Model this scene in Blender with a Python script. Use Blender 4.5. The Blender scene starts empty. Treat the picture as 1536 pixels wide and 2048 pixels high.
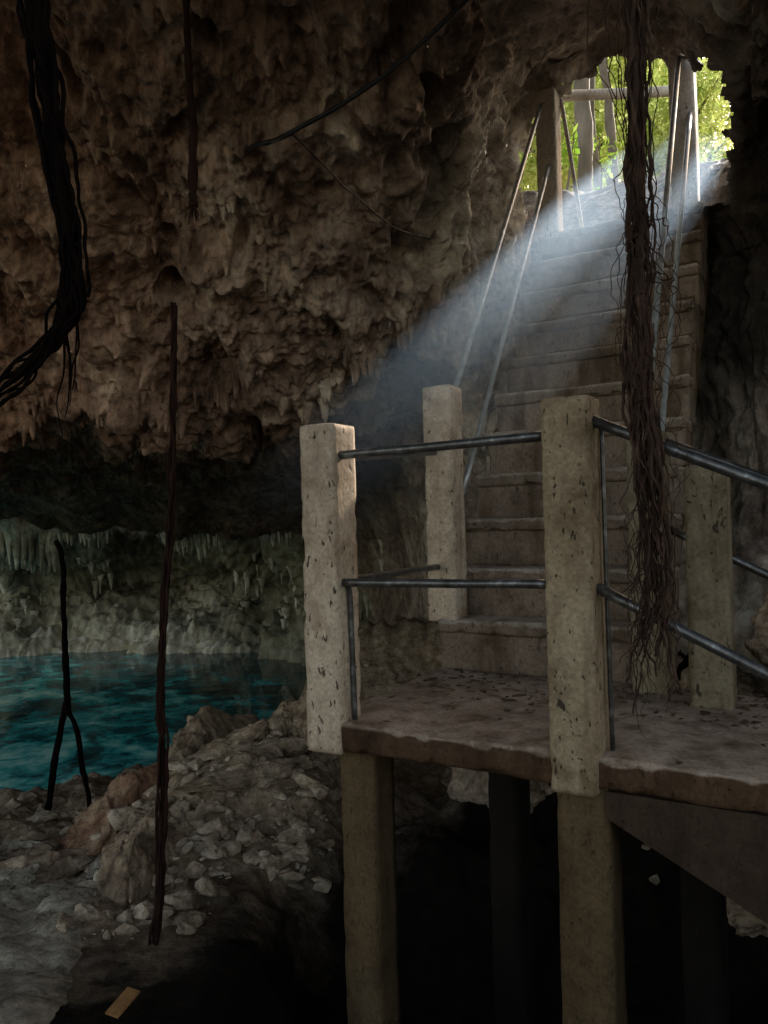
import bpy, math, random, bmesh
import numpy as np
from mathutils import Vector, Matrix, noise
random.seed(7); np.random.seed(7)
scene=bpy.context.scene
COL=scene.collection

# ---------------------------------------------------------------- helpers
def link(o): COL.objects.link(o); return o
def thing(o,label,cat,group=None):
    o["label"]=label; o["category"]=cat
    if group: o["group"]=group
    return o
def struct(o,label=None,cat=None):
    o["kind"]="structure"
    if label: o["label"]=label; o["category"]=cat or o.name
    return o
def mesh_obj(name,verts,faces,mat,smooth=True):
    me=bpy.data.meshes.new(name)
    me.from_pydata([tuple(v) for v in verts] if not isinstance(verts,np.ndarray) else verts.tolist(),[],faces)
    me.update()
    if smooth: me.polygons.foreach_set("use_smooth",[True]*len(me.polygons))
    if mat: me.materials.append(mat)
    return link(bpy.data.objects.new(name,me))
def empty(name,loc):
    e=bpy.data.objects.new(name,None); e.location=loc; e.empty_display_size=.2
    return link(e)
def adopt(parent,*kids):
    m=Matrix.Translation(parent.location).inverted() if parent.type=='EMPTY' else parent.matrix_world.inverted()
    for k in kids:
        k.parent=parent; k.matrix_parent_inverse=m
class Buf:
    def __init__(s): s.v=[]; s.f=[]
    def add(s,v,f):
        n=len(s.v); s.v.extend(v); s.f.extend([tuple(i+n for i in q) for q in f])
def fbm(p,o=4): return noise.fractal(p,1.0,2.0,o)
def sst(a,b,x):
    t=max(0,min(1,(x-a)/(b-a))); return t*t*(3-2*t)
def resample(pts,n):
    P=[Vector(p) for p in pts]
    if len(P)==2: return [P[0].lerp(P[1],i/(n-1)) for i in range(n)]
    P=[P[0]*2-P[1]]+P+[P[-1]*2-P[-2]]
    m=len(P)-3; out=[]
    for i in range(n):
        t=i/(n-1)*m; k=min(int(t),m-1); t-=k
        a,b,c,d=P[k:k+4]
        out.append(.5*((2*b)+(c-a)*t+(2*a-5*b+4*c-d)*t*t+(3*b-a-3*c+d)*t**3))
    return out
def tube(pts,rad,sides=8,caps=True):
    n=len(pts); v=[];f=[]
    if not hasattr(rad,'__len__'): rad=[rad]*n
    up=Vector((.13,.97,.2)); prev=None
    for i in range(n):
        t=(pts[min(i+1,n-1)]-pts[max(i-1,0)]).normalized()
        if prev is None:
            x=t.cross(up)
            if x.length<.1: x=t.cross(Vector((1,0,0)))
            x.normalize()
        else:
            x=(prev-t*prev.dot(t)).normalized()
        prev=x; y=t.cross(x)
        for s in range(sides):
            a=2*math.pi*s/sides
            v.append(pts[i]+(x*math.cos(a)+y*math.sin(a))*rad[i])
    for i in range(n-1):
        for s in range(sides):
            a=i*sides+s; b=i*sides+(s+1)%sides
            f.append((a,b,b+sides,a+sides))
    if caps:
        f.append(tuple(range(sides-1,-1,-1))); f.append(tuple((n-1)*sides+s for s in range(sides)))
    return v,f

# local stair frame
LX,LY=-.24,3.55
U=Vector((.866,-.5,0)); V=Vector((.5,.866,0))
def W(a,b,z): return Vector((LX,LY,0))+U*a+V*b+Vector((0,0,z))
def local_b(x,y): return (x-LX)*.5+(y-LY)*.866

def rbox(lo,hi,r=.015,cell=.035,amp=.004,fr=7.0,seed=0,chip=1.0):
    """rounded, worn cast-concrete block in the stair frame -> verts, faces"""
    lo=Vector(lo);hi=Vector(hi); c=(lo+hi)/2; h=(hi-lo)/2
    idx={};v=[];f=[]
    n=[max(2,min(110,int(round((hi[i]-lo[i])/cell)))) for i in range(3)]
    def gv(i,j,k):
        key=(i,j,k)
        if key in idx: return idx[key]
        p=Vector((lo[0]+(hi[0]-lo[0])*i/n[0],lo[1]+(hi[1]-lo[1])*j/n[1],lo[2]+(hi[2]-lo[2])*k/n[2]))
        q=Vector([max(-(h[m]-r),min(h[m]-r,p[m]-c[m])) for m in range(3)])
        d=(p-c)-q
        if d.length>1e-6: d.normalize()
        q=c+q+d*r
        w=W(*q); s=Vector((seed*3.1,seed*1.7,0))
        dd=fbm(w*fr+s,3)*amp + fbm(w*1.6+s,2)*amp*1.6
        edge=sum(1 for m in range(3) if abs(abs(p[m]-c[m])-h[m])<1e-5)
        if edge>=2:
            e=noise.noise(w*14+s)
            if e>.12: dd-= (e-.12)*r*2.2*chip
        wd=(U*d[0]+V*d[1]+Vector((0,0,d[2])))
        idx[key]=len(v); v.append(w+wd*dd); return idx[key]
    for ax in range(3):
        a1,a2=(ax+1)%3,(ax+2)%3
        for side in (0,n[ax]):
            for i in range(n[a1]):
                for j in range(n[a2]):
                    q=[]
                    for di,dj in ((0,0),(1,0),(1,1),(0,1)):
                        k=[0,0,0];k[ax]=side;k[a1]=i+di;k[a2]=j+dj
                        q.append(gv(*k))
                    if side==0: q.reverse()
                    f.append(tuple(q))
    return v,f

# ---------------------------------------------------------------- materials
def newmat(name):
    m=bpy.data.materials.new(name); m.use_nodes=True
    nt=m.node_tree; nt.nodes.clear()
    return m,nt,nt.nodes,nt.links
def N(nt,t,**kw):
    n=nt.nodes.new(t)
    for k,v in kw.items():
        if k in n.inputs: n.inputs[k].default_value=v
        else: setattr(n,k,v)
    return n
def ramp(nt,fac,stops):
    r=nt.nodes.new('ShaderNodeValToRGB'); e=r.color_ramp.elements
    while len(e)<len(stops): e.new(.5)
    for el,(p,c) in zip(e,stops):
        el.position=p; el.color=(c[0],c[1],c[2],1) if hasattr(c,'__len__') else (c,c,c,1)
    nt.links.new(fac,r.inputs[0]); return r.outputs[0]
def mixc(nt,fac,a,b,mode='MIX'):
    m=nt.nodes.new('ShaderNodeMix'); m.data_type='RGBA'; m.blend_type=mode
    L=nt.links
    if hasattr(fac,'node'): L.new(fac,m.inputs[0])
    else: m.inputs[0].default_value=fac
    for i,x in ((6,a),(7,b)):
        if hasattr(x,'node'): L.new(x,m.inputs[i])
        else: m.inputs[i].default_value=(*x,1)
    return m.outputs[2]
def noi(nt,vec,scale,detail=6,rough=.6,dist=0):
    n=N(nt,'ShaderNodeTexNoise',Scale=scale,Detail=detail,Roughness=rough,Distortion=dist)
    nt.links.new(vec,n.inputs['Vector']); return n.outputs['Fac']
def coords(nt,scale=(1,1,1)):
    t=nt.nodes.new('ShaderNodeTexCoord'); m=nt.nodes.new('ShaderNodeMapping')
    m.inputs['Scale'].default_value=scale
    nt.links.new(t.outputs['Object'],m.inputs['Vector']); return m.outputs[0]
def math_(nt,op,a,b=None,c=None):
    m=nt.nodes.new('ShaderNodeMath'); m.operation=op
    for i,x in enumerate((a,b,c)):
        if x is None: continue
        if hasattr(x,'node'): nt.links.new(x,m.inputs[i])
        else: m.inputs[i].default_value=x
    return m.outputs[0]
def mrange(nt,x,a,b,c=0,d=1):
    k=N(nt,'ShaderNodeMapRange')
    for i,v in ((1,a),(2,b),(3,c),(4,d)): k.inputs[i].default_value=v
    nt.links.new(x,k.inputs[0]); return k.outputs[0]
def sepxyz(nt):
    t=nt.nodes.new('ShaderNodeTexCoord'); s=nt.nodes.new('ShaderNodeSeparateXYZ'); nt.links.new(t.outputs['Object'],s.inputs[0]); return s.outputs
def bump(nt,h,strength=.5,dist=.02,prev=None):
    b=N(nt,'ShaderNodeBump',Strength=strength,Distance=dist)
    nt.links.new(h,b.inputs['Height'])
    if prev: nt.links.new(prev,b.inputs['Normal'])
    return b.outputs[0]
def finish(nt,col,rough,nrm,metal=0,spec=.3):
    p=N(nt,'ShaderNodeBsdfPrincipled'); L=nt.links
    if hasattr(col,'node'): L.new(col,p.inputs['Base Color'])
    else: p.inputs['Base Color'].default_value=(*col,1)
    if hasattr(rough,'node'): L.new(rough,p.inputs['Roughness'])
    else: p.inputs['Roughness'].default_value=rough
    p.inputs['Metallic'].default_value=metal
    p.inputs['Specular IOR Level'].default_value=spec
    if nrm: L.new(nrm,p.inputs['Normal'])
    o=N(nt,'ShaderNodeOutputMaterial'); L.new(p.outputs[0],o.inputs[0]); return p

def concrete(name,c1,c2,pit=.5,dirt=.5,sides=None,z0=.35,z1=.75):
    m,nt,_,L=newmat(name)
    co=coords(nt); cs=coords(nt,(1.7,1.7,.8)); cv=coords(nt,(3,3,.5))
    big=noi(nt,co,2.3,5,.65); fine=noi(nt,co,55,3,.7)
    col=ramp(nt,big,[(.3,c1),(.7,c2)])
    col=mixc(nt,.5,col,ramp(nt,fine,[(.3,(.25,.25,.25)),(.7,(.8,.8,.8))]),'OVERLAY')
    dirtm=ramp(nt,noi(nt,co,4.5,6,.7,.3),[(.46,0),(.72,1)])
    col=mixc(nt,math_(nt,'MULTIPLY',dirtm,dirt),col,(c1[0]*.34,c1[1]*.26,c1[2]*.18))
    run=ramp(nt,noi(nt,cv,2.2,4,.6),[(.50,0),(.68,1)])
    col=mixc(nt,math_(nt,'MULTIPLY',run,dirt*.9),col,(c1[0]*.45,c1[1]*.37,c1[2]*.25))
    pits=ramp(nt,noi(nt,cs,30,2,.5,.3),[(.66,0),(.70,1)])
    pits2=ramp(nt,noi(nt,cs,13,3,.6,.5),[(.665,0),(.705,1)])
    pm=math_(nt,'MAXIMUM',pits,pits2)
    col=mixc(nt,math_(nt,'MULTIPLY',pm,pit),col,(.03,.023,.016))
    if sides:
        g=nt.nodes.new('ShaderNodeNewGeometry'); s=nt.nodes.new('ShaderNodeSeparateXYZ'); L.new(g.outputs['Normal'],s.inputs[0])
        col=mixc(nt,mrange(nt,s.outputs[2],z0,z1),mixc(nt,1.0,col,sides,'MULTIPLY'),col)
    n1=bump(nt,fine,.35,.004); n2=bump(nt,big,.5,.03,n1)
    n3=bump(nt,math_(nt,'MULTIPLY',pm,-1),.7,.01,n2)
    finish(nt,col,.85,n3,spec=.2); return m
M_post=concrete("weathered_concrete",(.39,.305,.22),(.60,.495,.385),.9,.7)
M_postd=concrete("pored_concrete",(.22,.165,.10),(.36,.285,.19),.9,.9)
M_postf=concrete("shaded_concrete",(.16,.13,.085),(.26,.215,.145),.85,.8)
M_postw=concrete("pale_concrete",(.48,.44,.37),(.66,.62,.54),.6,.3)  # paler concrete for posts and bars at the cave mouth
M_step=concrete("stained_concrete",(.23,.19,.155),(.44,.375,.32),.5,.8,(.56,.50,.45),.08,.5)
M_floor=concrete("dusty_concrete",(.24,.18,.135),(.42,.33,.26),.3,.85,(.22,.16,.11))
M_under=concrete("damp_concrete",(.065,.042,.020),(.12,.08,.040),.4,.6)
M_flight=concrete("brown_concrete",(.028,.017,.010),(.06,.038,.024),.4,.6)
M_undark=concrete("shade_dark_concrete",(.007,.005,.004),(.014,.010,.006),.4,.6)  # near-black copy for the rear pillars, their shade painted in

def rock(name,c_dark,c_mid,c_light,scale=1.0,bs=1.0,kind=None):
    m,nt,_,L=newmat(name)
    co=coords(nt); cs=coords(nt,(1,1,.5))
    a=noi(nt,cs,1.4*scale,6,.68,.8); b=noi(nt,co,7*scale,6,.7,.4); c=noi(nt,co,34*scale,3,.7)
    col=ramp(nt,a,[(.33,c_dark),(.5,c_mid),(.68,c_light)])
    col=mixc(nt,.8,col,ramp(nt,b,[(.32,(.12,.12,.12)),(.66,(.85,.85,.85))]),'OVERLAY')
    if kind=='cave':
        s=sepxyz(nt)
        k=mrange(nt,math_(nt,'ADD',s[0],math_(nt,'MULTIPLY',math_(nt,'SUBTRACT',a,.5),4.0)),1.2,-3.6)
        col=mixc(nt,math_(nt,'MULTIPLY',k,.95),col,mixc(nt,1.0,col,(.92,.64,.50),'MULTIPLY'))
        # daylight on the rock around the cave mouth, painted as a paler tone
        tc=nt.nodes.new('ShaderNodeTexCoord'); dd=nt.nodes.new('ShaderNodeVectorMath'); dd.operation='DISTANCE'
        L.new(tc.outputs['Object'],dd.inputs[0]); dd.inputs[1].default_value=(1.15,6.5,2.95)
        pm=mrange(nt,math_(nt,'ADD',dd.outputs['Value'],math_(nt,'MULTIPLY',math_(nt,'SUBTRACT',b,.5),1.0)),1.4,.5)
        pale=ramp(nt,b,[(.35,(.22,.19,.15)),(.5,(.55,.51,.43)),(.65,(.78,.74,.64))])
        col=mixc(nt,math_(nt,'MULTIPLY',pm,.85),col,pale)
        # deep shade painted over the rock right of the stairs
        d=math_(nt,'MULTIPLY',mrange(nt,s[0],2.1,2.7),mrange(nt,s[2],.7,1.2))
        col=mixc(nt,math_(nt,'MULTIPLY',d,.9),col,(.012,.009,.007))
        # shade of the low back ceiling over the pool, darkened into its colour
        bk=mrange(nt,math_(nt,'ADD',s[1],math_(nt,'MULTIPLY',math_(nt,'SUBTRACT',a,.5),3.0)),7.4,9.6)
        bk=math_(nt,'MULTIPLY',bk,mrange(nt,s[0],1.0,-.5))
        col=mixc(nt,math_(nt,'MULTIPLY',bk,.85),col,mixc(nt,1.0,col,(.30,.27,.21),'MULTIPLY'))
    if kind=='far':
        s=sepxyz(nt)
        up=mrange(nt,math_(nt,'ADD',s[2],math_(nt,'MULTIPLY',math_(nt,'SUBTRACT',a,.5),2.5)),-2.0,-1.1)
        lf=mrange(nt,s[0],-8.0,-9.2)
        up=math_(nt,'MAXIMUM',math_(nt,'MULTIPLY',up,math_(nt,'SUBTRACT',1.0,lf)),mrange(nt,s[0],-4.6,-2.8))  # lit waterline band and far left painted in by darkening the rest
        col=mixc(nt,math_(nt,'MULTIPLY',up,.9),col,mixc(nt,1.0,col,(.25,.25,.20),'MULTIPLY'))
    n1=bump(nt,c,.6*bs,.012); n2=bump(nt,b,1.0*bs,.06,n1)
    finish(nt,col,.8,n2,spec=.2); return m
M_cave=rock("cave_limestone",(.11,.082,.066),(.32,.26,.215),(.60,.53,.445),1,1,'cave')
M_far=rock("far_limestone",(.13,.125,.095),(.52,.49,.38),(.95,.90,.74),.55,1,'far')
M_stal=rock("pale_calcite",(.14,.13,.10),(.36,.34,.27),(.78,.74,.62),.8,.6)
M_boulder=rock("boulder_limestone",(.115,.08,.053),(.33,.24,.16),(.56,.44,.32),1.6,1)
M_red=rock("rusty_limestone",(.13,.06,.035),(.30,.17,.10),(.42,.30,.2),1.8,1)
M_rubble=rock("rubble_stone",(.12,.088,.06),(.34,.26,.18),(.60,.51,.39),1.8,.8)

def ground_mat():
    m,nt,_,L=newmat("cave_soil")
    co=coords(nt)
    a=noi(nt,co,1.3,5,.65,.4); b=noi(nt,co,9,6,.75); c=noi(nt,co,40,3,.7)
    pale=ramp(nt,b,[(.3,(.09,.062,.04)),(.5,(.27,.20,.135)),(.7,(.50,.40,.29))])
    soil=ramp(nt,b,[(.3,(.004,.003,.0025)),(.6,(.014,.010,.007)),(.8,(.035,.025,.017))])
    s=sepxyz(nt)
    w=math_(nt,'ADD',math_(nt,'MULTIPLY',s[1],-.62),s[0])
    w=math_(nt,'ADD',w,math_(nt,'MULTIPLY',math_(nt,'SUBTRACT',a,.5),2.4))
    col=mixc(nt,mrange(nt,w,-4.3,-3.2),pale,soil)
    n=bump(nt,b,.9,.05,bump(nt,c,.6,.012))
    finish(nt,col,.9,n,spec=.08); return m
M_ground=ground_mat()
M_bank=rock("root_strewn_soil",(.04,.028,.02),(.12,.088,.06),(.25,.195,.145),2.2,1)

def simple(name,stops,scale=20,rough=.7,metal=0,bs=.3,bd=.004,spec=.3,sc=(1,1,1)):
    m,nt,_,L=newmat(name); co=coords(nt,sc)
    a=noi(nt,co,scale,5,.65); col=ramp(nt,a,stops)
    finish(nt,col,rough,bump(nt,a,bs,bd),metal,spec); return m
M_pipe=simple("tarnished_steel",[(.3,(.04,.036,.032)),(.55,(.12,.12,.12)),(.75,(.30,.31,.31))],18,.36,.7,.3,.002,.5)
M_pipel=simple("galvanised_steel",[(.3,(.24,.25,.24)),(.55,(.40,.42,.42)),(.75,(.56,.58,.58))],18,.4,.5,.3,.002,.5)
M_root=simple("dry_root_bark",[(.3,(.014,.008,.006)),(.55,(.05,.027,.018)),(.8,(.16,.10,.07))],30,.8,0,.6,.006,.2,(1,1,.3))
M_rootd=simple("dark_root_bark",[(.3,(.002,.0015,.0015)),(.7,(.008,.005,.004))],30,.95,0,.6,.006,.03,(1,1,.3))
M_rootr=simple("red_root_bark",[(.3,(.008,.0035,.0025)),(.7,(.030,.013,.009))],30,.85,0,.6,.006,.1,(1,1,.3))
M_cable=simple("black_rubber",[(.3,(.003,.003,.003)),(.7,(.008,.008,.008))],30,.6)
M_bark=simple("forest_bark",[(.3,(.12,.10,.075)),(.7,(.32,.28,.22))],6,.85,0,.6,.03,.2,(1,1,.3))
M_path=rock("trodden_stone",(.18,.155,.115),(.30,.265,.205),(.44,.40,.32),2.2,.6)
M_tile=simple("clay_board",[(.3,(.14,.06,.018)),(.7,(.26,.14,.05))],30,.8)
M_litter=simple("dry_litter",[(.35,(.02,.013,.009)),(.55,(.10,.06,.035)),(.75,(.26,.19,.12))],9,.9)

def leafmat(name,c1,c2):
    m,nt,_,L=newmat(name)
    oi=nt.nodes.new('ShaderNodeTexCoord'); a=noi(nt,oi.outputs['Object'],1.3,4,.6)
    col=ramp(nt,a,[(.3,c1),(.7,c2)])
    d=N(nt,'ShaderNodeBsdfDiffuse'); t=N(nt,'ShaderNodeBsdfTranslucent'); mx=N(nt,'ShaderNodeMixShader',Fac=.6)
    L.new(col,d.inputs[0]); L.new(col,t.inputs[0]); L.new(d.outputs[0],mx.inputs[1]); L.new(t.outputs[0],mx.inputs[2])
    o=N(nt,'ShaderNodeOutputMaterial'); L.new(mx.outputs[0],o.inputs[0]); return m
M_leaf=leafmat("sunlit_leaf",(.26,.38,.05),(.82,.86,.38))
M_leaf2=leafmat("broad_leaf",(.20,.42,.03),(.50,.66,.12))

def watermat():
    m,nt,_,L=newmat("pool_water")
    co=coords(nt,(1,1.0,1))
    a=noi(nt,co,.6,5,.6,.8); b=noi(nt,co,2.6,6,.7,.5)
    s=sepxyz(nt)
    mm=math_(nt,'ADD',math_(nt,'MULTIPLY',a,.55),math_(nt,'MULTIPLY',b,.45))
    mm=math_(nt,'SUBTRACT',mm,mrange(nt,s[1],12.5,17.5,0,.07))
    mm=math_(nt,'SUBTRACT',mm,mrange(nt,math_(nt,'ADD',s[0],math_(nt,'MULTIPLY',s[1],.25)),-1.6,1.0,0,.10))
    col=ramp(nt,mm,[(.37,(.004,.03,.038)),(.45,(.012,.16,.18)),(.51,(.05,.50,.50)),(.60,(.50,.95,.84))])
    w=noi(nt,co,3,3,.5,.4)
    finish(nt,col,.05,bump(nt,w,.14,.06),0,.5); return m
M_water=watermat()

# ---------------------------------------------------------------- cave shell
CT=[(-1.5,[(.8,3.3),(1.8,3.3),(3,3.2),(3.8,2.9),(4.6,2.4),(5.2,1.7),(5.6,1.2),(6.0,.9),(6.6,.9),(7.5,.6),(8.6,.2),(9.2,0),(9.4,.6)]),
(-.6,[(.8,3.3),(2.6,3.5),(4.2,3.3),(5.2,3.0),(6.2,2.5),(7.2,1.95),(7.8,1.3),(8.2,1.0),(9.0,1.0),(11.5,.65),(14.5,.22),(16,.0),(16.4,.6)]),
(-.3,[(.8,3.3),(2.6,3.5),(4.0,3.2),(4.8,2.9),(5.6,2.4),(6.3,1.85),(6.8,1.4),(7.0,1.08),(7.8,1.05),(11,.7),(14.5,.2),(16,-.12),(16.4,.6)]),
(-.1,[(.8,3.3),(2.6,3.5),(4.0,3.2),(4.9,2.9),(5.7,2.35),(6.4,1.8),(6.9,1.4),(7.3,1.05),(8.2,.95),(10.5,.7),(14,.2),(15.5,-.1),(16,.6)]),
(.03,[(.8,3.3),(2.6,3.5),(4.0,3.25),(4.9,3.0),(5.7,2.5),(6.2,2.05),(6.5,1.85),(6.7,1.75),(7.5,1.6),(9,1.1),(11,.3),(12,-.6),(12.4,-3.2)]),
(.12,[(.8,3.3),(2.6,3.5),(4.2,3.3),(5.2,3.1),(5.9,2.8),(6.4,2.4),(6.6,2.0),(6.8,1.6),(7.2,1.2),(8,.5),(8.6,-.3),(8.8,-1.5),(8.8,-3.2)]),
(.19,[(.8,3.3),(2.6,3.5),(4.4,3.5),(5.6,3.7),(6.4,3.8),(7.0,3.3),(7.1,2.7),(7.1,2.2),(7.1,1.6),(7.3,.8),(7.5,0),(7.6,-1.3),(7.6,-3.2)]),
(.32,[(.8,3.3),(2.6,3.5),(4.4,3.6),(5.6,3.8),(6.2,3.95),(6.8,3.2),(7.0,2.6),(7.0,2.2),(7.0,1.5),(7.1,.7),(7.1,0),(7.1,-1.3),(7.1,-3.2)]),
(.42,[(.8,3.2),(2.6,3.4),(4.2,3.3),(5.2,3.4),(5.9,3.6),(6.3,3.0),(6.4,2.6),(6.4,2.2),(6.4,1.5),(6.3,.7),(6.2,0),(6.2,-1.3),(6.2,-3.2)]),
(.475,[(.8,3.2),(2.5,3.3),(4,3.1),(4.9,3.1),(5.4,2.9),(5.7,2.6),(5.8,2.3),(5.8,2.0),(5.8,1.4),(5.8,.7),(5.8,0),(5.7,-1.3),(5.6,-3.2)]),
(1.4,[(.6,3.1),(1.5,3.1),(2.3,3),(3,2.7),(3.3,2.4),(3.5,2),(3.6,1.7),(3.6,1.4),(3.6,1),(3.6,.5),(3.6,0),(3.6,-1.3),(3.6,-3.2)])]
ts=np.array([c[0] for c in CT]); CP=np.array([c[1] for c in CT])
tau=np.concatenate([np.linspace(-1.5,-.58,70,endpoint=False),np.linspace(-.58,.56,700,endpoint=False),np.linspace(.56,1.4,50)])
dens=[14,18,56,80,88,88,70,44,44,40,26,24]
tt=np.concatenate([np.linspace(i,i+1,d,endpoint=False) for i,d in enumerate(dens)]+[[12.0]])
nt_,np_=len(tau),len(tt)
Yc=np.empty((nt_,np_));Zc=np.empty((nt_,np_))
yc=np.stack([np.interp(tau,ts,CP[:,k,0]) for k in range(13)],1)
zc=np.stack([np.interp(tau,ts,CP[:,k,1]) for k in range(13)],1)
for i in range(nt_):
    q=noise.noise(Vector((tau[i]*9,3.3,0)))*.22+noise.noise(Vector((tau[i]*22,7.3,0)))*.12
    if tau[i]<.05:
        zc[i,6:9]+=q; yc[i,6:9]-=q*1.2
        q2=noise.noise(Vector((tau[i]*11,13.3,0)))*.45+noise.noise(Vector((tau[i]*35,17.3,0)))*.2
        zc[i,10:12]+=q2*(1 if tau[i]<-.1 else .3)
    Yc[i]=np.interp(tt,np.arange(13),yc[i]); Zc[i]=np.interp(tt,np.arange(13),zc[i])
def smooth(A,n):
    for _ in range(n):
        B=A.copy(); B[1:-1]=(A[:-2]+2*A[1:-1]+A[2:])/4; A=B
        B=A.copy(); B[:,1:-1]=(A[:,:-2]+2*A[:,1:-1]+A[:,2:])/4; A=B
    return A
Yc=smooth(Yc,30);Zc=smooth(Zc,30)
P=np.stack([Yc*tau[:,None],Yc,Zc],2)
def grid_normals(P):
    du=np.gradient(P,axis=0);dv=np.gradient(P,axis=1)
    n=np.cross(du,dv); n/=np.linalg.norm(n,axis=2,keepdims=True)+1e-9; return n
def rockdisp(p,k=1.0,fine=1.0):
    q=Vector((p.x,p.y,p.z*.6))
    w=noise.noise_vector(q*1.3)*.35
    d=.36*fbm(q*.75,3)
    d+=.20*(.5-abs(noise.noise(q*1.7+w*1.5)))
    f=noise.voronoi(Vector((p.x*3.4,p.y*2.4,p.z*1.1))+w*1.8)[0]
    d+=.19*(.55-f[0])
    f=noise.voronoi(Vector((p.x*8.5,p.y*6,p.z*2.6))+w*4)[0]
    d+=.125*(.55-f[0])*fine
    f=noise.voronoi(Vector((p.x*18,p.y*14,p.z*6))+w*8)[0]
    d+=.05*(.55-f[0])*fine
    h=noise.noise(q*3.4+w*3)
    if h<-.36: d+= (h+.36)*.8
    d+=.045*fbm(q*11,3)
    return d*k
def displaced_sheet(P,fn,toward):
    n=grid_normals(P); s=np.sign(((np.array(toward)-P)*n).sum(2).mean()); n=n*s
    out=P.copy()
    for i in range(P.shape[0]):
        for j in range(P.shape[1]):
            p=P[i,j]; out[i,j]=p+n[i,j]*fn(Vector(p))
    return out,n
def dispcave(p):
    k=.9
    if .17<p.x/p.y<.5 and p.z>2: k=.5
    if p.y>9: k=.9-.5*sst(9,12,p.y)
    return rockdisp(p,k)
S,Sn=displaced_sheet(P,dispcave,(0,0,0))
OPEN=[(.198,.500),(.222,.545),(.262,.556),(.285,.585),(.335,.600),(.385,.592),(.42,.588),(.451,.586),(.464,.534),(.460,.475),(.446,.42),(.436,.40),(.43,.30),(.205,.30),(.196,.40),(.188,.46)]
def inside(x,y,poly):
    c=False;n=len(poly)
    for i in range(n):
        x1,y1=poly[i];x2,y2=poly[i-1]
        if (y1>y)!=(y2>y) and x<(x2-x1)*(y-y1)/(y2-y1)+x1: c=not c
    return c
def grid_faces(ni,nj,keep=None):
    f=[]
    for i in range(ni-1):
        for j in range(nj-1):
            if keep is None or keep(i,j):
                f.append((i*nj+j,(i+1)*nj+j,(i+1)*nj+j+1,i*nj+j+1))
    return f
def keep(i,j):
    x,y,z=S[i,j]
    if y>4.5 and z>2.32 and .15<x/y<.52:
        q=Vector((x*4,y*4,z*4)); o=noise.noise(q)*.016+noise.noise(q*3)*.010
        o2=noise.noise(q+Vector((9,9,9)))*.022+noise.noise(q*3+Vector((9,9,9)))*.010
        if inside(x/y+o,z/y+o2,OPEN): return False
    return True
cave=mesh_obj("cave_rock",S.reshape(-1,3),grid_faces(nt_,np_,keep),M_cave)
struct(cave,"knobbly brown limestone cave ceiling above stairs and pool","cave")

# roof added out of view above the viewer to hold back sky light
xs=np.linspace(-9,8,60); ys=np.linspace(-.4,3.2,30)
R=np.zeros((60,30,3))
for i,x in enumerate(xs):
    for j,y in enumerate(ys):
        R[i,j]=(x,y,3.95+.3*noise.noise(Vector((x,y,0))*.6)-.005*x*x)
roof=mesh_obj("roof_light_block",R.reshape(-1,3),grid_faces(60,30),M_cave); struct(roof,"unseen limestone roof added to limit sky light","cave")

# far wall beyond the pool
xs=np.concatenate([np.linspace(-26,-11,60,endpoint=False),np.linspace(-11,1.5,330)]); zs=np.linspace(-3.6,2.6,200)
F=np.zeros((len(xs),len(zs),3))
for i,x in enumerate(xs):
    for j,z in enumerate(zs):
        y=19.4-max(0,x+3.0)*1.4+ .6*math.sin(x*.8)
        y-= 1.5*math.exp(-((z+.2)/.7)**2)                      # brow
        y+= 1.3*math.exp(-((x+6.2)/2.2)**2-((z+1.6)/.45)**2)   # hollow above the waterline
        y-= 2.2*sst(-1.8,-3.0,z)*(.6+.4*math.exp(-((x+5.2)/1.8)**2))   # flowstone apron at the water
        F[i,j]=(x,y,z)
F2,_=displaced_sheet(F,lambda p:rockdisp(p*.8,1.3),(0,0,0))
far=mesh_obj("cave_wall",F2.reshape(-1,3),grid_faces(len(xs),len(zs)),M_far)
struct(far,"pale damp limestone wall rising from the pool","cave")

def drip(B,p,L,r,tilt=.08):
    pts=[];n=5
    dx=random.uniform(-tilt,tilt);dy=random.uniform(-tilt,tilt)
    for k in range(n):
        t=k/(n-1); pts.append(Vector((p[0]+dx*L*t,p[1]+dy*L*t,p[2]+.06-(L+.06)*t)))
    rr=[r*1.9,r*random.uniform(1.0,1.3),r*random.uniform(.7,1.0),r*random.uniform(.5,.8),r*.3]
    v,f=tube(pts,rr,7,True); B.add(v,f)
B=Buf(); B2=Buf()
idxs=[i for i,t in enumerate(tau) if -.58<t<.2]
j7=[j for j,t in enumerate(tt) if 6.2<t<7.4]; j11=[j for j,t in enumerate(tt) if 10.7<t<11.3]; jc=[j for j,t in enumerate(tt) if 2.2<t<7]
for _ in range(12):
    i=random.choice(idxs[60:-60]); j=random.choice(j7)
    for _ in range(10):
        ii=min(nt_-1,max(0,i+random.randint(-10,10))); drip(B,S[ii,j],random.uniform(.04,.2),random.uniform(.022,.05))
for _ in range(380):
    i=random.choice(idxs)
    if tau[i]>.0: continue
    g=noise.noise(Vector((tau[i]*14,0,0)))
    if g<-.05: continue
    j=random.choice(j11); drip(B2,S[i,j],random.uniform(.06,.3)*(1+2.4*max(0,g)),random.uniform(.02,.06))
for _ in range(150):
    tq=random.uniform(-.52,-.43); i=int(np.argmin(abs(tau-tq)))
    j=random.choice(j11); drip(B2,S[i,j],random.uniform(.2,1.05),random.uniform(.03,.11))
for _ in range(120):
    i=random.choice(idxs); j=random.choice(jc)
    if tau[i]>.1: continue
    drip(B,S[i,j],random.uniform(.04,.12),random.uniform(.02,.045))
for _ in range(300):
    i=random.randrange(80,len(xs)); j=random.randrange(40,100)
    if noise.noise(Vector((xs[i],0,zs[j]))*.7)>.1: drip(B2,F2[i,j],random.uniform(.1,.5),random.uniform(.025,.07))
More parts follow.
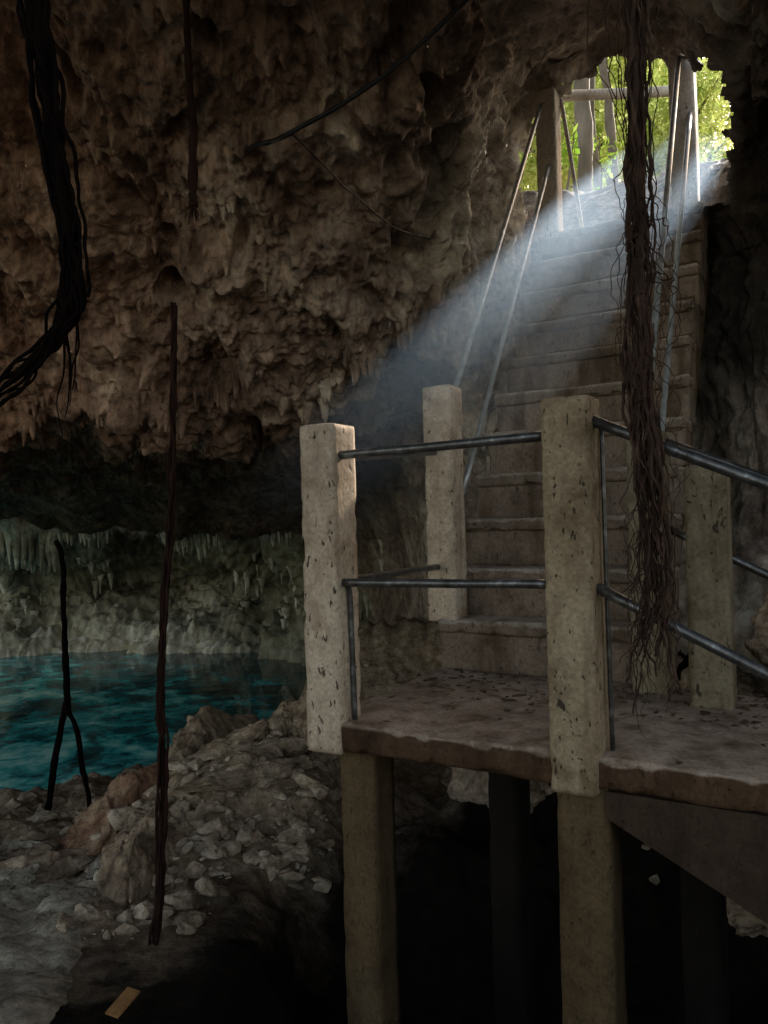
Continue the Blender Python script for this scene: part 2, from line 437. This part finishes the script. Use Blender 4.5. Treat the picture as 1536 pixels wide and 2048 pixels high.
st=mesh_obj("stalactites",B.v,B.f,M_cave); st["kind"]="stuff"; st["label"]="small limestone drips hanging from the cave ceiling"; st["category"]="stalactites"
st=mesh_obj("stalactites",B2.v,B2.f,M_stal); st["kind"]="stuff"; st["label"]="pale stalactites hanging in rows above the pool"; st["category"]="stalactites"

# ---------------------------------------------------------------- cave floor, pool
def gz(x,y):
    z=-1.95-.16*(y-3)
    if y<3: z=-1.95-.03*(3-y)
    s=y-(8.3+1.75*(x+4))
    if x<0 and s>0: z-=min(s*.45,1.3)
    z=max(z,-4.2)
    z+=1.7*sst(-1.7,-.6,x)*sst(8.5,10.5,y)
    r=sst(.6,3.0,x); r2=sst(4.0,7,y); z+=1.3*r*r2 + .35*max(0,x-1.4)
    z+=.50*sst(4.6,6.6,y)*math.exp(-((x+.75)/.85)**2)*(1 if y<8.0 else max(0,1-(y-8.0)*.7))
    z+=.28*math.exp(-((x+1.25)/.7)**2-((y-6.0)/.9)**2)
    z-=.75*sst(-.85,-.2,x)*(1-sst(4.3,5.4,y))
    return z
xs=np.concatenate([np.linspace(-16,-5,40,endpoint=False),np.linspace(-5,4,340,endpoint=False),np.linspace(4,9,20)])
ys=np.concatenate([np.linspace(-9,1.5,20,endpoint=False),np.linspace(1.5,10,380,endpoint=False),np.linspace(10,24,60)])
G=np.zeros((len(xs),len(ys),3))
for i,x in enumerate(xs):
    for j,y in enumerate(ys):
        v=Vector((x,y,0)); z=gz(x,y)
        rough=max(0.25,min(1,(y-3.2)/2.0))
        w=noise.noise_vector(v*1.4)*.5
        z+=.20*fbm(v*1.1,3)*rough+.16*(.5-noise.voronoi(v*1.8+w)[0][0])*rough+.07*(.5-noise.voronoi(v*5+w*2)[0][0])*rough+.04*fbm(v*9,3)*rough
        if y<0: z+=.25*max(0,-y-1.5)
        G[i,j]=(x,y,z)
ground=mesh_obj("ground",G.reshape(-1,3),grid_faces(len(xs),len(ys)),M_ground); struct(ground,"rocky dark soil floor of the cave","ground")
wat=mesh_obj("water",[(-30,6,-2.9),(3,6,-2.9),(3,26,-2.9),(-30,26,-2.9)],[(0,1,2,3)],M_water,False); struct(wat,"clear turquoise pool inside the cave","water")
xs_g,ys_g=xs,ys
def gheight(x,y):
    i=np.searchsorted(xs_g,x); j=np.searchsorted(ys_g,y); return G[min(i,len(xs_g)-1),min(j,len(ys_g)-1),2]

# trodden path
pv=[];nx,ny=40,90
for i in range(nx):
    for j in range(ny):
        y=2.2+3.2*j/(ny-1); c=-1.80-.12*(y-3)-.10*math.sin(y*1.7); w=.45+.12*noise.noise(Vector((y*2,0,3)))
        x=c+w*(2*i/(nx-1)-1); e=abs(2*i/(nx-1)-1)
        z=gheight(x,y)+.05-.12*e**4+.03*(.5-noise.voronoi(Vector((x,y,0))*5)[0][0])
        pv.append((x,y,z))
path=mesh_obj("path",pv,grid_faces(nx,ny),M_path); struct(path,"worn pale stone footpath across the cave floor","path")

ICO={}
def ico(sub):
    if sub not in ICO:
        bm=bmesh.new(); bmesh.ops.create_icosphere(bm,subdivisions=sub,radius=1)
        ICO[sub]=([v.co.copy() for v in bm.verts],[tuple(v.index for v in f.verts) for f in bm.faces]); bm.free()
    return ICO[sub]
def rockverts(c,s,seed,sub=2,amp=.35,rot=0,tilt=0):
    vs=[];R=Matrix.Rotation(rot,3,'Z')@Matrix.Rotation(tilt,3,'X'); V0,fs=ico(sub)
    o=Vector((seed*5.3,seed*2.1,seed))
    planes=[(Vector((math.sin(seed*3+k*2.1),math.cos(seed*1.7+k*4),math.sin(seed+k*1.3))).normalized(),.45+.12*(k%3)) for k in range(7)]
    for p in V0:
        d=1+amp*noise.noise(p*1.1+o)+amp*.8*(.5-noise.voronoi(p*1.5+o)[0][0])
        q=p*d
        for nn,dd in planes:
            h=q.dot(nn)-dd
            if h>0: q=q-nn*h*.88
        if sub>2:
            q=q*(1+amp*.22*fbm(p*3.2+o,4)+amp*.2*(.5-noise.voronoi(p*4+o)[0][0])-amp*.2*abs(noise.noise(p*6+o)))
        q=R@Vector((q.x*s[0],q.y*s[1],q.z*s[2])); vs.append(Vector(c)+q)
    return vs,fs
boul=[((-2.15,5.9,-2.35),(.52,.44,.50),M_red,"rust-brown limestone boulder beside the pool shore"),
((-1.55,7.6,-2.3),(.95,.5,.62),M_boulder,"broad grey limestone boulder at the pool edge"),
((-.62,6.7,-1.95),(.62,.45,.58),M_boulder,"cracked brown limestone block by the pool"),
((-1.65,4.9,-2.15),(.42,.34,.36),M_boulder,"pitted brown boulder among rubble"),
((-3.0,6.0,-2.5),(.5,.42,.34),M_boulder,"grey boulder near the water line"),
((-2.55,5.3,-2.35),(.42,.36,.16),M_boulder,"flat slab of stone in the rubble"),
((-2.15,4.65,-2.24),(.36,.25,.10),M_path,"flat grey stepping stone beside the path"),
((-2.45,5.0,-2.28),(.36,.22,.10),M_path,"flat grey stepping stone beside the path"),
((-2.75,5.7,-2.42),(.40,.26,.12),M_path,"flat grey stepping stone beside the path"),
((-1.25,6.5,-1.98),(.42,.34,.32),M_boulder,"angular tan boulder on the rubble bank"),
((-1.75,6.7,-2.3),(.42,.34,.32),M_boulder,"angular tan boulder on the rubble bank"),
((-1.05,7.3,-2.1),(.5,.4,.42),M_boulder,"pale weathered boulder below the shore"),
((-2.65,6.6,-2.62),(.42,.34,.26),M_boulder,"low brown boulder near the water line"),
((-.95,8.6,-2.75),(1.1,.6,.42),M_boulder,"long pale ledge of rock on the pool shore"),
((-2.75,7.3,-2.72),(.6,.4,.2),M_boulder,"low flat shore rock touching the water"),
((-1.25,4.1,-2.2),(.22,.18,.14),M_boulder,"brown stone half buried in soil"),
((-1.0,5.6,-1.84),(.70,.12,.09),M_rubble,"long split slab of pale stone on the bank"),
((-.85,6.05,-1.76),(.64,.10,.08),M_rubble,"long split slab of pale stone on the bank"),
((.9,6.6,-2.2),(.5,.4,.5),M_boulder,"upright limestone lump below the landing"),
((2.9,5.0,-1.0),(.7,.5,.6),M_boulder,"mossy limestone boulder beside the stairs"),
((2.4,5.4,-1.5),(.6,.5,.5),M_boulder,"pale limestone boulder behind the concrete post"),
((2.1,4.2,-2.1),(.4,.35,.3),M_boulder,"brown boulder under the lower flight"),]
for k,(c,s,m,l) in enumerate(boul):
    v,f=rockverts(c,s,k+1.3,6 if s[0]>.25 else 4,.6,rot=k*.7 if s[0]<3*s[1] else .45,tilt=.0); thing(mesh_obj("boulder",v,f,m),l,"boulder")
B=Buf()
def scatter(n,x0,x1,y0,y1,s0,s1,flat=.8):
    for _ in range(n):
        x=random.uniform(x0,x1);y=random.uniform(y0,y1)
        z=gheight(x,y)
        if z<-3.0: continue
        s=s0+(s1-s0)*random.random()**3
        v,f=rockverts((x,y,z+s*.2),(s*random.uniform(.8,1.7),s*random.uniform(.6,1.1),s*random.uniform(.3,flat)),random.random()*50,2,.5,rot=random.random()*6,tilt=random.uniform(-.5,.5)); B.add(v,f)
scatter(750,-1.9,-.4,4.9,7.0,.014,.11)
scatter(460,-3.6,-1.4,4.6,7.6,.014,.12)
scatter(340,-2.0,-1.0,3.9,5.4,.010,.08)
scatter(120,-2.6,-.2,5.5,10,.04,.18)
scatter(120,1.6,3.2,4.8,6.4,.03,.2)
rb=mesh_obj("rubble",B.v,B.f,M_rubble,False); rb["kind"]="stuff"; rb["label"]="broken pale limestone rubble over the cave floor"; rb["category"]="rubble"

# ---------------------------------------------------------------- landing with posts
FZ=-.9
land=empty("stair_landing",W(.56,.5,-2.3)); thing(land,"weathered concrete landing with posts and steel rails on tall pillars","landing")
def part(name,vf,mat,parent,label=None):
    o=mesh_obj(name,vf[0],vf[1],mat); adopt(parent,o)
    if label: o["label"]=label
    return o
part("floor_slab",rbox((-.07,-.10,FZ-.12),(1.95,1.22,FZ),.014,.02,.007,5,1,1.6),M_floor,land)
hw=.093
def post(a,b,z0,z1,seed,parent=land,mat=M_post,w=hw,label=None,name="post"):
    return part(name,rbox((a-w,b-w,z0),(a+w,b+w,z1),.012,.022,.0024,8,seed,.9),mat,parent,label)
post(-.0,-.02,FZ-.135,.44,2,label="tall cream concrete post with rounded top")
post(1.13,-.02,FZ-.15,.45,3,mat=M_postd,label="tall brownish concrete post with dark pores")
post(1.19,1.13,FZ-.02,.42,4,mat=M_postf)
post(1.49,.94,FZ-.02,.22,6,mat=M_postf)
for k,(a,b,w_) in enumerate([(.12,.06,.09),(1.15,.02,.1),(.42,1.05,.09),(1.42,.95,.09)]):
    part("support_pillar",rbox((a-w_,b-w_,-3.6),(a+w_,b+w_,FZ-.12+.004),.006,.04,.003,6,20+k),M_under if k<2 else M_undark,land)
def pipe(p,q,r,parent,name="rail",mat=None,sag=0,label=None):
    pts=[p.lerp(q,i/14)+Vector((0,0,-sag*4*(i/14)*(1-i/14)+.003*noise.noise(p.lerp(q,i/14)*3))) for i in range(15)]
    return part(name,tube(pts,r,12),mat or M_pipe,parent,label)
pipe(W(.08,-.06,.295),W(1.05,-.06,.31),.020,land)
pipe(W(.08,-.06,-.275),W(1.05,-.06,-.265),.019,land)
pipe(W(.03,.06,.295),W(-.06,1.22,.40),.019,land)
pipe(W(.03,.06,-.275),W(-.06,1.22,-.29),.019,land)
part("upright_pipe",tube(resample([W(.10,-.05,-.28),W(.105,-.03,-.33),W(.105,-.02,-.6),W(.11,-.02,-.92)],14),.013,8),M_pipe,land)
part("upright_pipe",tube(resample([W(1.235,.03,.36),W(1.24,.02,-.2),W(1.245,.02,-.9)],14),.009,8),M_pipe,land)
low=empty("lower_stairs",W(2.4,.45,-2.2)); thing(low,"concrete flight going down from the landing with pipe rails","stairs")
def prism(profile,b0,b1):
    v=[];f=[];m=len(profile)
    for b in (b0,b1):
        for a,z in profile: v.append(W(a,b,z))
    f.append(tuple(range(m-1,-1,-1))); f.append(tuple(range(m,2*m)))
    for i in range(m): j=(i+1)%m; f.append((i,j,j+m,i+m))
    return v,f
flight=[(1.235,FZ-.125),(1.235,FZ-.22),(3.4,FZ-.22-.5*2.165),(3.4,FZ-1.22)]
for k in range(5,0,-1):
    a=1.96+.28*(k-1); flight+=[(a+.27,FZ-.2*k),(a,FZ-.2*k)]
flight+=[(1.96,FZ-.125)]
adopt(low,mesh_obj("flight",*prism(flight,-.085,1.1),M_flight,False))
for (a0,b0,z0,s,ln) in [(1.22,-.04,.355,-.46,2.2),(1.22,-.04,-.275,-.50,2.2),(1.28,1.13,.36,-.47,2.2),(1.28,1.13,-.08,-.52,2.2)]:
    pipe(W(a0,b0,z0),W(a0+ln,b0,z0+s*ln),.021,low)
post(3.3,-.04,-2.3,-.55,31,low); post(3.3,1.1,-2.3,-.55,32,low)
# grit and leaf litter on the landing
B=Buf()
for _ in range(420):
    a=random.uniform(0,1.9); b=1.2-abs(random.gauss(0,.42))
    if b<-.05: continue
    s=random.uniform(.004,.014)*random.choice([1,1,1,1.8])
    v,f=rockverts(W(a,b,FZ+s*.15+.002),(s*random.uniform(1,2.6),s,s*.35),random.random()*40,1,.5,rot=random.random()*6); B.add(v,f)
lt=mesh_obj("leaf_litter",B.v,B.f,M_litter,False); lt["kind"]="stuff"; lt["label"]="dry leaf bits and grit on the landing"; lt["category"]="leaf litter"

# ---------------------------------------------------------------- main staircase
sc=empty("staircase",W(.58,1.3,FZ)); thing(sc,"steep worn concrete staircase climbing to the cave mouth","stairs")
NS=11; RISE=.296; RUN=.21; B0=1.2; A0,A1=-.07,1.23
for k in range(NS):
    b=B0+RUN*k+random.uniform(-.008,.008); z=FZ+RISE*(k+1)+random.uniform(-.006,.006)
    l=A0+random.uniform(-.012,.01); r_=A1+random.uniform(-.01,.01)
    Bs=Buf()
    Bs.add(*rbox((l+.005,b+.022,z-RISE-.01),(r_-.005,b+RUN+.10,z-.03),.012,.03,.005,5,40+k,.6))
    Bs.add(*rbox((l,b-.006,z-.08),(r_,b+RUN+.10,z),.016,.016,.005,4.5,70+k,2.0))
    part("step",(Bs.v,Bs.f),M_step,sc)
prof=[(B0+.12,FZ-.2),(B0+RUN*NS+.2,FZ+RISE*NS-.50),(B0+RUN*NS+.2,FZ+RISE*NS-.05),(B0+RUN*NS-.1,FZ+RISE*NS-.05),(B0+.12,FZ+.05)]
v=[]
for a in (A0+.03,A1-.03):
    for b,z in prof: v.append(W(a,b,z))
m=len(prof); f=[tuple(range(m)),tuple(range(2*m-1,m-1,-1))]+[(i,i+m,(i+1)%m+m,(i+1)%m) for i in range(m)]
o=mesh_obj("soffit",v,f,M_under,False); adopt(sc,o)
bl=(-.06,1.30)
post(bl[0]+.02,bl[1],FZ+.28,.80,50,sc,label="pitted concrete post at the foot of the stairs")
TZ=FZ+RISE*NS
post(.03,3.36,TZ-.05,TZ+1.2,51,sc,M_postw,w=.085,label="sunlit concrete post at the cave mouth")
post(1.10,3.34,TZ-.05,TZ+1.25,52,sc,M_postw,label="pale concrete post at the top of the stairs")
post(.98,4.4,TZ+.3,TZ+1.48,53,sc,M_postw,w=.07)
pipe(W(.02,3.36,TZ+1.17),W(1.0,4.4,TZ+1.42),.045,sc,"top_bar",M_postw)
pipe(W(bl[0]+.02,bl[1]+.08,.66),W(.0,3.28,TZ+1.08),.018,sc,mat=M_pipel)
pipe(W(bl[0]+.10,bl[1]+.08,.15),W(.05,3.28,TZ+.55),.018,sc,mat=M_pipel)
pipe(W(1.17,1.2,.45),W(1.10,3.24,TZ+1.15),.019,sc,mat=M_pipel)
pipe(W(1.20,1.2,.0),W(1.16,3.24,TZ+.65),.017,sc,mat=M_pipel)
pipe(W(.12,3.44,TZ+1.17),W(.28,3.40,TZ+.02),.017,sc,"upright_bar",M_postw)

# ---------------------------------------------------------------- roots and cables
def strand(pts,r0,r1,n=60,wig=.01,fr=3,seed=0,sides=7):
    p=resample(pts,n); o=Vector((seed*7.1,seed*3.3,0))
    p=[q+noise.noise_vector(q*fr+o)*wig+noise.noise_vector(q*fr*3+o)*wig*.5 for q in p]
    r=[(r0+(r1-r0)*i/(n-1))*(1+.3*noise.noise(q*12+o)) for i,q in enumerate(p)]
    return tube(p,r,sides)
B=Buf()
main=[(.965,2.72,2.2),(.945,2.72,1.6),(.925,2.70,1.0),(.905,2.70,.45),(.925,2.68,.1),(.94,2.68,-.22),(.915,2.68,-.42)]
for k in range(46):
    a=random.uniform(0,6.28); rr=.047*math.sqrt(random.random())
    end=random.choice([4,5,6,6,7,7,7])
    pts=[]
    for i,q in enumerate(main[:end]):
        tw=a+i*random.choice([.5,.9]); sp=rr*([.6,.6,.75,.95,1.25,1.35,1.1][i]+.35*math.sin(i*1.3+k))
        pts.append((q[0]+sp*math.cos(tw),q[1]+sp*math.sin(tw),q[2]+random.uniform(-.05,.05)))
    if end>=6:
        pts.append((pts[-1][0]+random.uniform(-.08,.05),pts[-1][1],pts[-1][2]-random.uniform(.05,.24)))
    thick=random.choice([.0025,.003,.004,.005,.007,.012])
    B.add(*strand(pts,thick,thick*.35,120,.026,6,k,6))
for k in range(14):
    x0=.955+random.uniform(-.16,.10); dz=random.uniform(.4,1.0)
    B.add(*strand([(x0,2.72,2.3),(x0+random.uniform(-.05,.05),2.72,1.85-dz*.2),(.94+(x0-.955)*.6,2.72,1.75-dz*.6),(.93,2.7,1.6-dz)],.003,.0012,70,.035,4,100+k,5))
for k in range(60):
    z0=random.uniform(-.35,1.3)
    s=random.choice([-1,1])*random.uniform(.4,1.3); B.add(*strand([(.92,2.68,z0),(.92+s*.06,2.66,z0-.08),(.93+s*.085,2.65,z0-.22),(.92+s*.03,2.66,z0-.4)],.0026,.001,50,.04,8,200+k,5))
thing(mesh_obj("aerial_root",B.v,B.f,M_root),"thick tangled bundle of brown aerial roots hanging by rails","root")
B=Buf()
for k in range(8):
    o=random.uniform(-.018,.018); oy=random.uniform(-.02,.02)
    pts=[(-1.07+o*.5,4.0+oy,1.16),(-1.09+o*.6,4.0+oy,.6),(-1.11+o,4.0+oy,.1),(-1.15+o*1.4,4.0,-.4),(-1.19+o*.7,4.0,-.9),(-1.19+o*2,4.0,-1.4),(-1.20+o,3.9,-2.0),(-1.20+o,3.6,-2.5)]
    B.add(*strand(pts,.006,.009,110,.024,3,300+k,6))
thing(mesh_obj("aerial_root",B.v,B.f,M_rootr),"long slim reddish-brown root reaching from ceiling to ground","root")
B=Buf()
B.add(*strand([(-.97,4,2.9),(-.955,4,2.4),(-.95,4,2.0),(-.95,4,1.66)],.018,.022,60,.012,4,1,9))
B.add(*strand([(-.96,4.01,2.9),(-.965,4,2.4),(-.945,4,2.0),(-.955,4,1.66)],.012,.02,60,.02,4,2,8))
for k in range(10):
    B.add(*strand([(-.95+random.uniform(-.02,.02),4,1.72),(-.95+random.uniform(-.035,.035),4,1.60+random.uniform(-.03,.04))],.009,.002,8,.01,5,k,5))
thing(mesh_obj("aerial_root",B.v,B.f,M_rootr),"reddish straight root ending in a frayed tip","root")
B=Buf()
B.add(*strand([(-2.9,6.8,-.1),(-2.84,6.8,-.4),(-2.85,6.8,-1.0),(-2.83,6.8,-1.6)],.02,.03,40,.025,3,1,8))
B.add(*strand([(-2.83,6.8,-1.55),(-2.93,6.8,-1.9),(-3.05,6.8,-2.6)],.03,.03,20,.02,3,2,8))
B.add(*strand([(-2.83,6.8,-1.55),(-2.75,6.8,-1.85),(-2.66,6.8,-2.5)],.025,.022,20,.02,3,3,8))
thing(mesh_obj("aerial_root",B.v,B.f,M_rootd),"thin dark root forking in two above the shore","root")
B=Buf()
for k in range(24):
    o=random.gauss(0,.014); n_=random.choice([4,5,7,7])
    pts=[(-.90+o,2,1.6),(-.85+o*1.1,2,1.1),(-.80+o,2,.75),(-.80+o*1.2,2,.60),(-.86,2+o,.48+o),(-.96,2,.38+o*1.6),(-1.2,2,.25+o*2.5)][:n_]
    B.add(*strand(pts,random.uniform(.004,.010),.004,90,.030,5,k,6))
for k in range(5):
    o=random.uniform(-.02,.02)
    B.add(*strand([(-.82+o,2.02,.8),(-.82+o,2.02,.5),(-.83+o,2.02,.3+o*4)],.005,.0015,50,.03,4,40+k,6))
thing(mesh_obj("aerial_root",B.v,B.f,M_rootd),"heavy dark ragged root curling away from the ceiling","root")
B=Buf(); B.add(*strand([(.56,4.0,2.85),(.50,4.0,2.70),(.02,4.0,2.30),(-.436,4.0,2.03),(-.62,4.05,2.0),(-.95,5.7,2.78)],.013,.012,80,.006,2,1,8))
thing(mesh_obj("electric_cable",B.v,B.f,M_cable),"black cable strung across the cave ceiling","cable")
B=Buf(); B.add(*strand([(-.436,4.0,2.03),(-.30,4.2,1.97),(-.15,4.6,1.97),(.14,5.4,2.05),(.50,6.5,2.35)],.005,.006,60,.006,2,2,6))
thing(mesh_obj("electric_cable",B.v,B.f,M_cable),"thin sagging wire hanging from the black cable","cable")
zz=gheight(-1.08,3.05)
v=[Vector(p) for p in [(-1.13,3.0,zz+.05),(-1.07,2.97,zz+.05),(-1.02,3.08,zz+.08),(-1.08,3.11,zz+.08)]]
v+=[p+Vector((0,.004,.006)) for p in v]
thing(mesh_obj("wooden_board",v,[(3,2,1,0),(4,5,6,7),(0,1,5,4),(1,2,6,5),(2,3,7,6),(3,0,4,7)],M_tile,False),"small orange-brown board dropped on dark soil","board")

# ---------------------------------------------------------------- outside world
xs=np.concatenate([np.linspace(-90,-3,40,endpoint=False),np.linspace(-3,8,160,endpoint=False),np.linspace(8,120,40)])
ys=np.concatenate([np.linspace(4.8,12,160,endpoint=False),np.linspace(12,160,60)])
def outz(x,y):
    d=local_b(x,y)-3.3; return TZ-.03+1.15*sst(.35,2.3,d)+.015*max(0,d)
O=np.zeros((len(xs),len(ys),3))
for i,x in enumerate(xs):
    for j,y in enumerate(ys):
        d=local_b(x,y)-3.3
        z=outz(x,y)+.09*fbm(Vector((x,y,0))*2.5,5)*sst(.3,1.2,d)+.3*sst(2.6,.8,x)*sst(.3,1.6,d)
        O[i,j]=(x,y,z)
def keepo(i,j):
    x,y,_=O[i,j]; d=local_b(x,y)-3.3
    if d<.02: return False
    if x/y>.455 and y<6.6: return False
    if x/y<.20 and y<7.4: return False
    if -20<x<-2.5 and 16.4<y<19.8: return False  # unseen skylight added above the pool to light the far wall
    return True
og=mesh_obj("forest_ground",O.reshape(-1,3),grid_faces(len(xs),len(ys),keepo),M_bank); struct(og,"leafy soil bank outside the cave mouth","ground")
B=Buf()
for k in range(16):
    x=random.uniform(2.0,4.0); y=random.uniform(7.2,8.6); a=random.uniform(-.6,.6)+math.pi*.1
    pts=[]
    for q in range(6):
        xx=x+math.cos(a)*(q-3)*.28; yy=y+math.sin(a)*(q-3)*.28+random.uniform(-.06,.06); pts.append((xx,yy,outz(xx,yy)+.02))
    B.add(*strand(pts,.03,.012,30,.05,3,k,6))
rt=mesh_obj("surface_roots",B.v,B.f,M_bark); rt["kind"]="stuff"; rt["label"]="tangled tree roots crossing the soil bank"; rt["category"]="roots"
def leaves(n,c,rad,size,clumps=40):
    v=[];f=[];cc=[]
    for _ in range(clumps):
        while True:
            p=Vector([random.uniform(-1,1) for _ in range(3)])
            if p.length<1: break
        cc.append(p)
    for _ in range(n):
        p=random.choice(cc)+Vector([random.gauss(0,.13) for _ in range(3)])
        p=Vector((c[0]+p.x*rad[0],c[1]+p.y*rad[1],c[2]+p.z*rad[2]))
        a=Vector([random.gauss(0,1) for _ in range(3)]).normalized(); b=a.orthogonal().normalized(); s=size*random.uniform(.6,1.3)
        k=len(v); v+= [p-a*s,p+b*s*.45,p+a*s,p-b*s*.45]; f.append((k,k+1,k+2,k+3))
    return v,f
TR=[(4.5,20,.22,11,3.0,.16),(7.3,22,.2,12,3.2,.16),(5.6,26,.25,13,3.4,.2),(9,32,.3,17,4.2,.25),(13,38,.3,20,4.6,.28),(10.5,44,.3,22,5,.3),(15.5,46,.3,24,4.5,.3),(6.5,16,.12,8.0,1.2,.10)]
for k,(x,y,r,zc_,cr,ls) in enumerate(TR):
    z0=outz(x,y)-.2
    Bf=Buf(); Bf.add(*strand([(x,y,z0),(x+.1,y,z0+(zc_-z0)*.5),(x-.1,y,zc_+cr*.5)],r,r*.4,30,.12,.4,k,9))
    for q in range(6):
        a=q*1.05; zb=zc_-cr*.5+q*.15*cr
        Bf.add(*strand([(x,y,zb-.6),(x+math.cos(a)*cr*.4,y+math.sin(a)*cr*.4,zb),(x+math.cos(a)*cr*.8,y+math.sin(a)*cr*.8,zb+cr*.4)],r*.4,r*.1,14,.1,.5,k+q,6))
    tr=mesh_obj("trunk",Bf.v,Bf.f,M_bark)
    cv,cf=leaves(4600,(x,y,zc_),(cr,cr,cr*.95),ls,80)
    cro=mesh_obj("crown",cv,cf,M_leaf,False)
    e=empty("tree",(x,y,z0)); adopt(e,tr,cro); thing(e,"sunlit green forest tree outside the cave mouth","tree","forest trees above the cave")
for k,(x,y,r) in enumerate([(2.42,9.1,.10),(3.35,11,.075),(3.48,9.0,.065),(3.75,13,.07)]):
    z0=outz(x,y)-.2; Bf=Buf()
    Bf.add(*strand([(x,y,z0),(x+.05,y,z0+2),(x-.05,y,z0+5),(x+.1,y,z0+9)],r,r*.6,40,.08,.6,k+20,10))
    for q in range(4):
        a=q*1.6; Bf.add(*strand([(x+math.cos(a)*r*.5,y+math.sin(a)*r*.5,z0+.45),(x+math.cos(a)*r*2,y+math.sin(a)*r*2,z0+.22),(x+math.cos(a)*.6,y+math.sin(a)*.6,z0+.15)],r*.4,.02,14,.03,2,q,6))
    tr=mesh_obj("trunk",Bf.v,Bf.f,M_bark)
    cv,cf=leaves(900,(x,y,z0+9.5),(1.5,1.5,1.2),.16,25); cro=mesh_obj("crown",cv,cf,M_leaf,False)
    e=empty("tree",(x,y,z0)); adopt(e,tr,cro); thing(e,"slender pale forest tree near the cave mouth","tree","forest trees above the cave")
for k,(x,y,z,rx,rz,n) in enumerate([(2.75,9.6,4.4,.3,.45,220),(2.1,8.6,4.3,.3,.45,120),(4.9,11.6,4.8,.8,.5,500)]):
    cv,cf=leaves(n,(x,y,z),(rx,rx,rz),.06,14 if n<400 else 30); Bf=Buf()
    for q in range(5): Bf.add(*strand([(x,y,outz(x,y)-.1),(x+random.uniform(-.2,.2),y,z-.2),(x+random.uniform(-.3,.3),y,z+rz*.7)],.015,.005,16,.03,2,q,5))
    st_=mesh_obj("stem",Bf.v,Bf.f,M_bark); lf=mesh_obj("foliage",cv,cf,M_leaf2,False)
    e=empty("shrub",(x,y,outz(x,y))); adopt(e,st_,lf); thing(e,"bright green broad-leaved shrub on the bank","shrub")

# ---------------------------------------------------------------- sun, sky, shaft-shaped haze
Sx=Vector((.78,1,.87)); SD=Sx.normalized()
sun=bpy.data.lights.new("sun",'SUN'); sun.energy=11; sun.angle=math.radians(.6); sun.color=(1,.97,.92)
so=link(bpy.data.objects.new("sun",sun)); so.rotation_euler=SD.to_track_quat('Z','Y').to_euler()
w=bpy.data.worlds.new("World"); scene.world=w; w.use_nodes=True; nt=w.node_tree; nt.nodes.clear()
sky=nt.nodes.new('ShaderNodeTexSky'); sky.sky_type='NISHITA'; sky.sun_disc=False
sky.sun_elevation=math.asin(SD.z); sky.sun_rotation=math.atan2(SD.x,SD.y); sky.dust_density=3; sky.air_density=1
bg=nt.nodes.new('ShaderNodeBackground'); bg.inputs[1].default_value=.46
mx=mixc(nt,1.0,sky.outputs[0],(1.0,.80,.60),'MULTIPLY'); nt.links.new(mx,bg.inputs[0])
ow=nt.nodes.new('ShaderNodeOutputWorld'); nt.links.new(bg.outputs[0],ow.inputs[0])

# dust haze whose mesh and density draw the shape of the light shaft
hp=[(1.34,6.5,2.30),(1.44,6.4,2.66),(2.2,6.3,3.10),(2.78,5.95,2.95),(2.6,5.9,2.34)]
v=[]
LEN=3.25
for t in (.0,-LEN):
    for p in hp: v.append(Vector(p)+Sx*t)
m=5; f=[tuple(range(m)),tuple(range(2*m-1,m-1,-1))]+[(i,i+m,(i+1)%m+m,(i+1)%m) for i in range(m)]
mm,nt,_,L=newmat("shaft_haze")
vs=N(nt,'ShaderNodeVolumeScatter'); vs.inputs['Anisotropy'].default_value=.6; vs.inputs['Color'].default_value=(.52,.73,1,1)
cen=Vector((2.02,6.2,2.72)); e1=SD.cross(Vector((.33,1,.40))).normalized()
ws=[(Vector(p)-cen).dot(e1) for p in hp]; w0,w1=min(ws),max(ws)
tc=nt.nodes.new('ShaderNodeTexCoord')
def dotn(vec,off):
    d=nt.nodes.new('ShaderNodeVectorMath'); d.operation='DOT_PRODUCT'; L.new(tc.outputs['Object'],d.inputs[0]); d.inputs[1].default_value=vec
    return math_(nt,'SUBTRACT',d.outputs['Value'],off)
wv=dotn(e1,cen.dot(e1)+(w0+w1)/2)
soft=mrange(nt,math_(nt,'ABSOLUTE',wv),(w1-w0)/2,(w1-w0)/2*.6)
lng=mrange(nt,dotn(SD,cen.dot(SD)),-LEN*Sx.length*.95,-.2)
dn=math_(nt,'MULTIPLY',math_(nt,'MULTIPLY',soft,math_(nt,'POWER',lng,.8)),.155)
L.new(dn,vs.inputs['Density'])
o=N(nt,'ShaderNodeOutputMaterial'); L.new(vs.outputs[0],o.inputs['Volume'])
du=mesh_obj("shaft_haze",v,f,mm,False); du["kind"]="stuff"; du["label"]="dust haze shaped as the shaft of sunlight"; du["category"]="dust"

# ---------------------------------------------------------------- camera
cam=bpy.data.cameras.new("camera"); cam.lens=27.07; cam.sensor_width=36; cam.clip_end=500; cam.clip_start=.05
co=link(bpy.data.objects.new("camera",cam))
co.matrix_world=Matrix.Rotation(math.radians(90.6),4,'X')@Matrix.Rotation(math.radians(-1.5),4,'Z')
scene.camera=co
scene.view_settings.view_transform='Standard'; scene.view_settings.look='None'; scene.view_settings.exposure=0
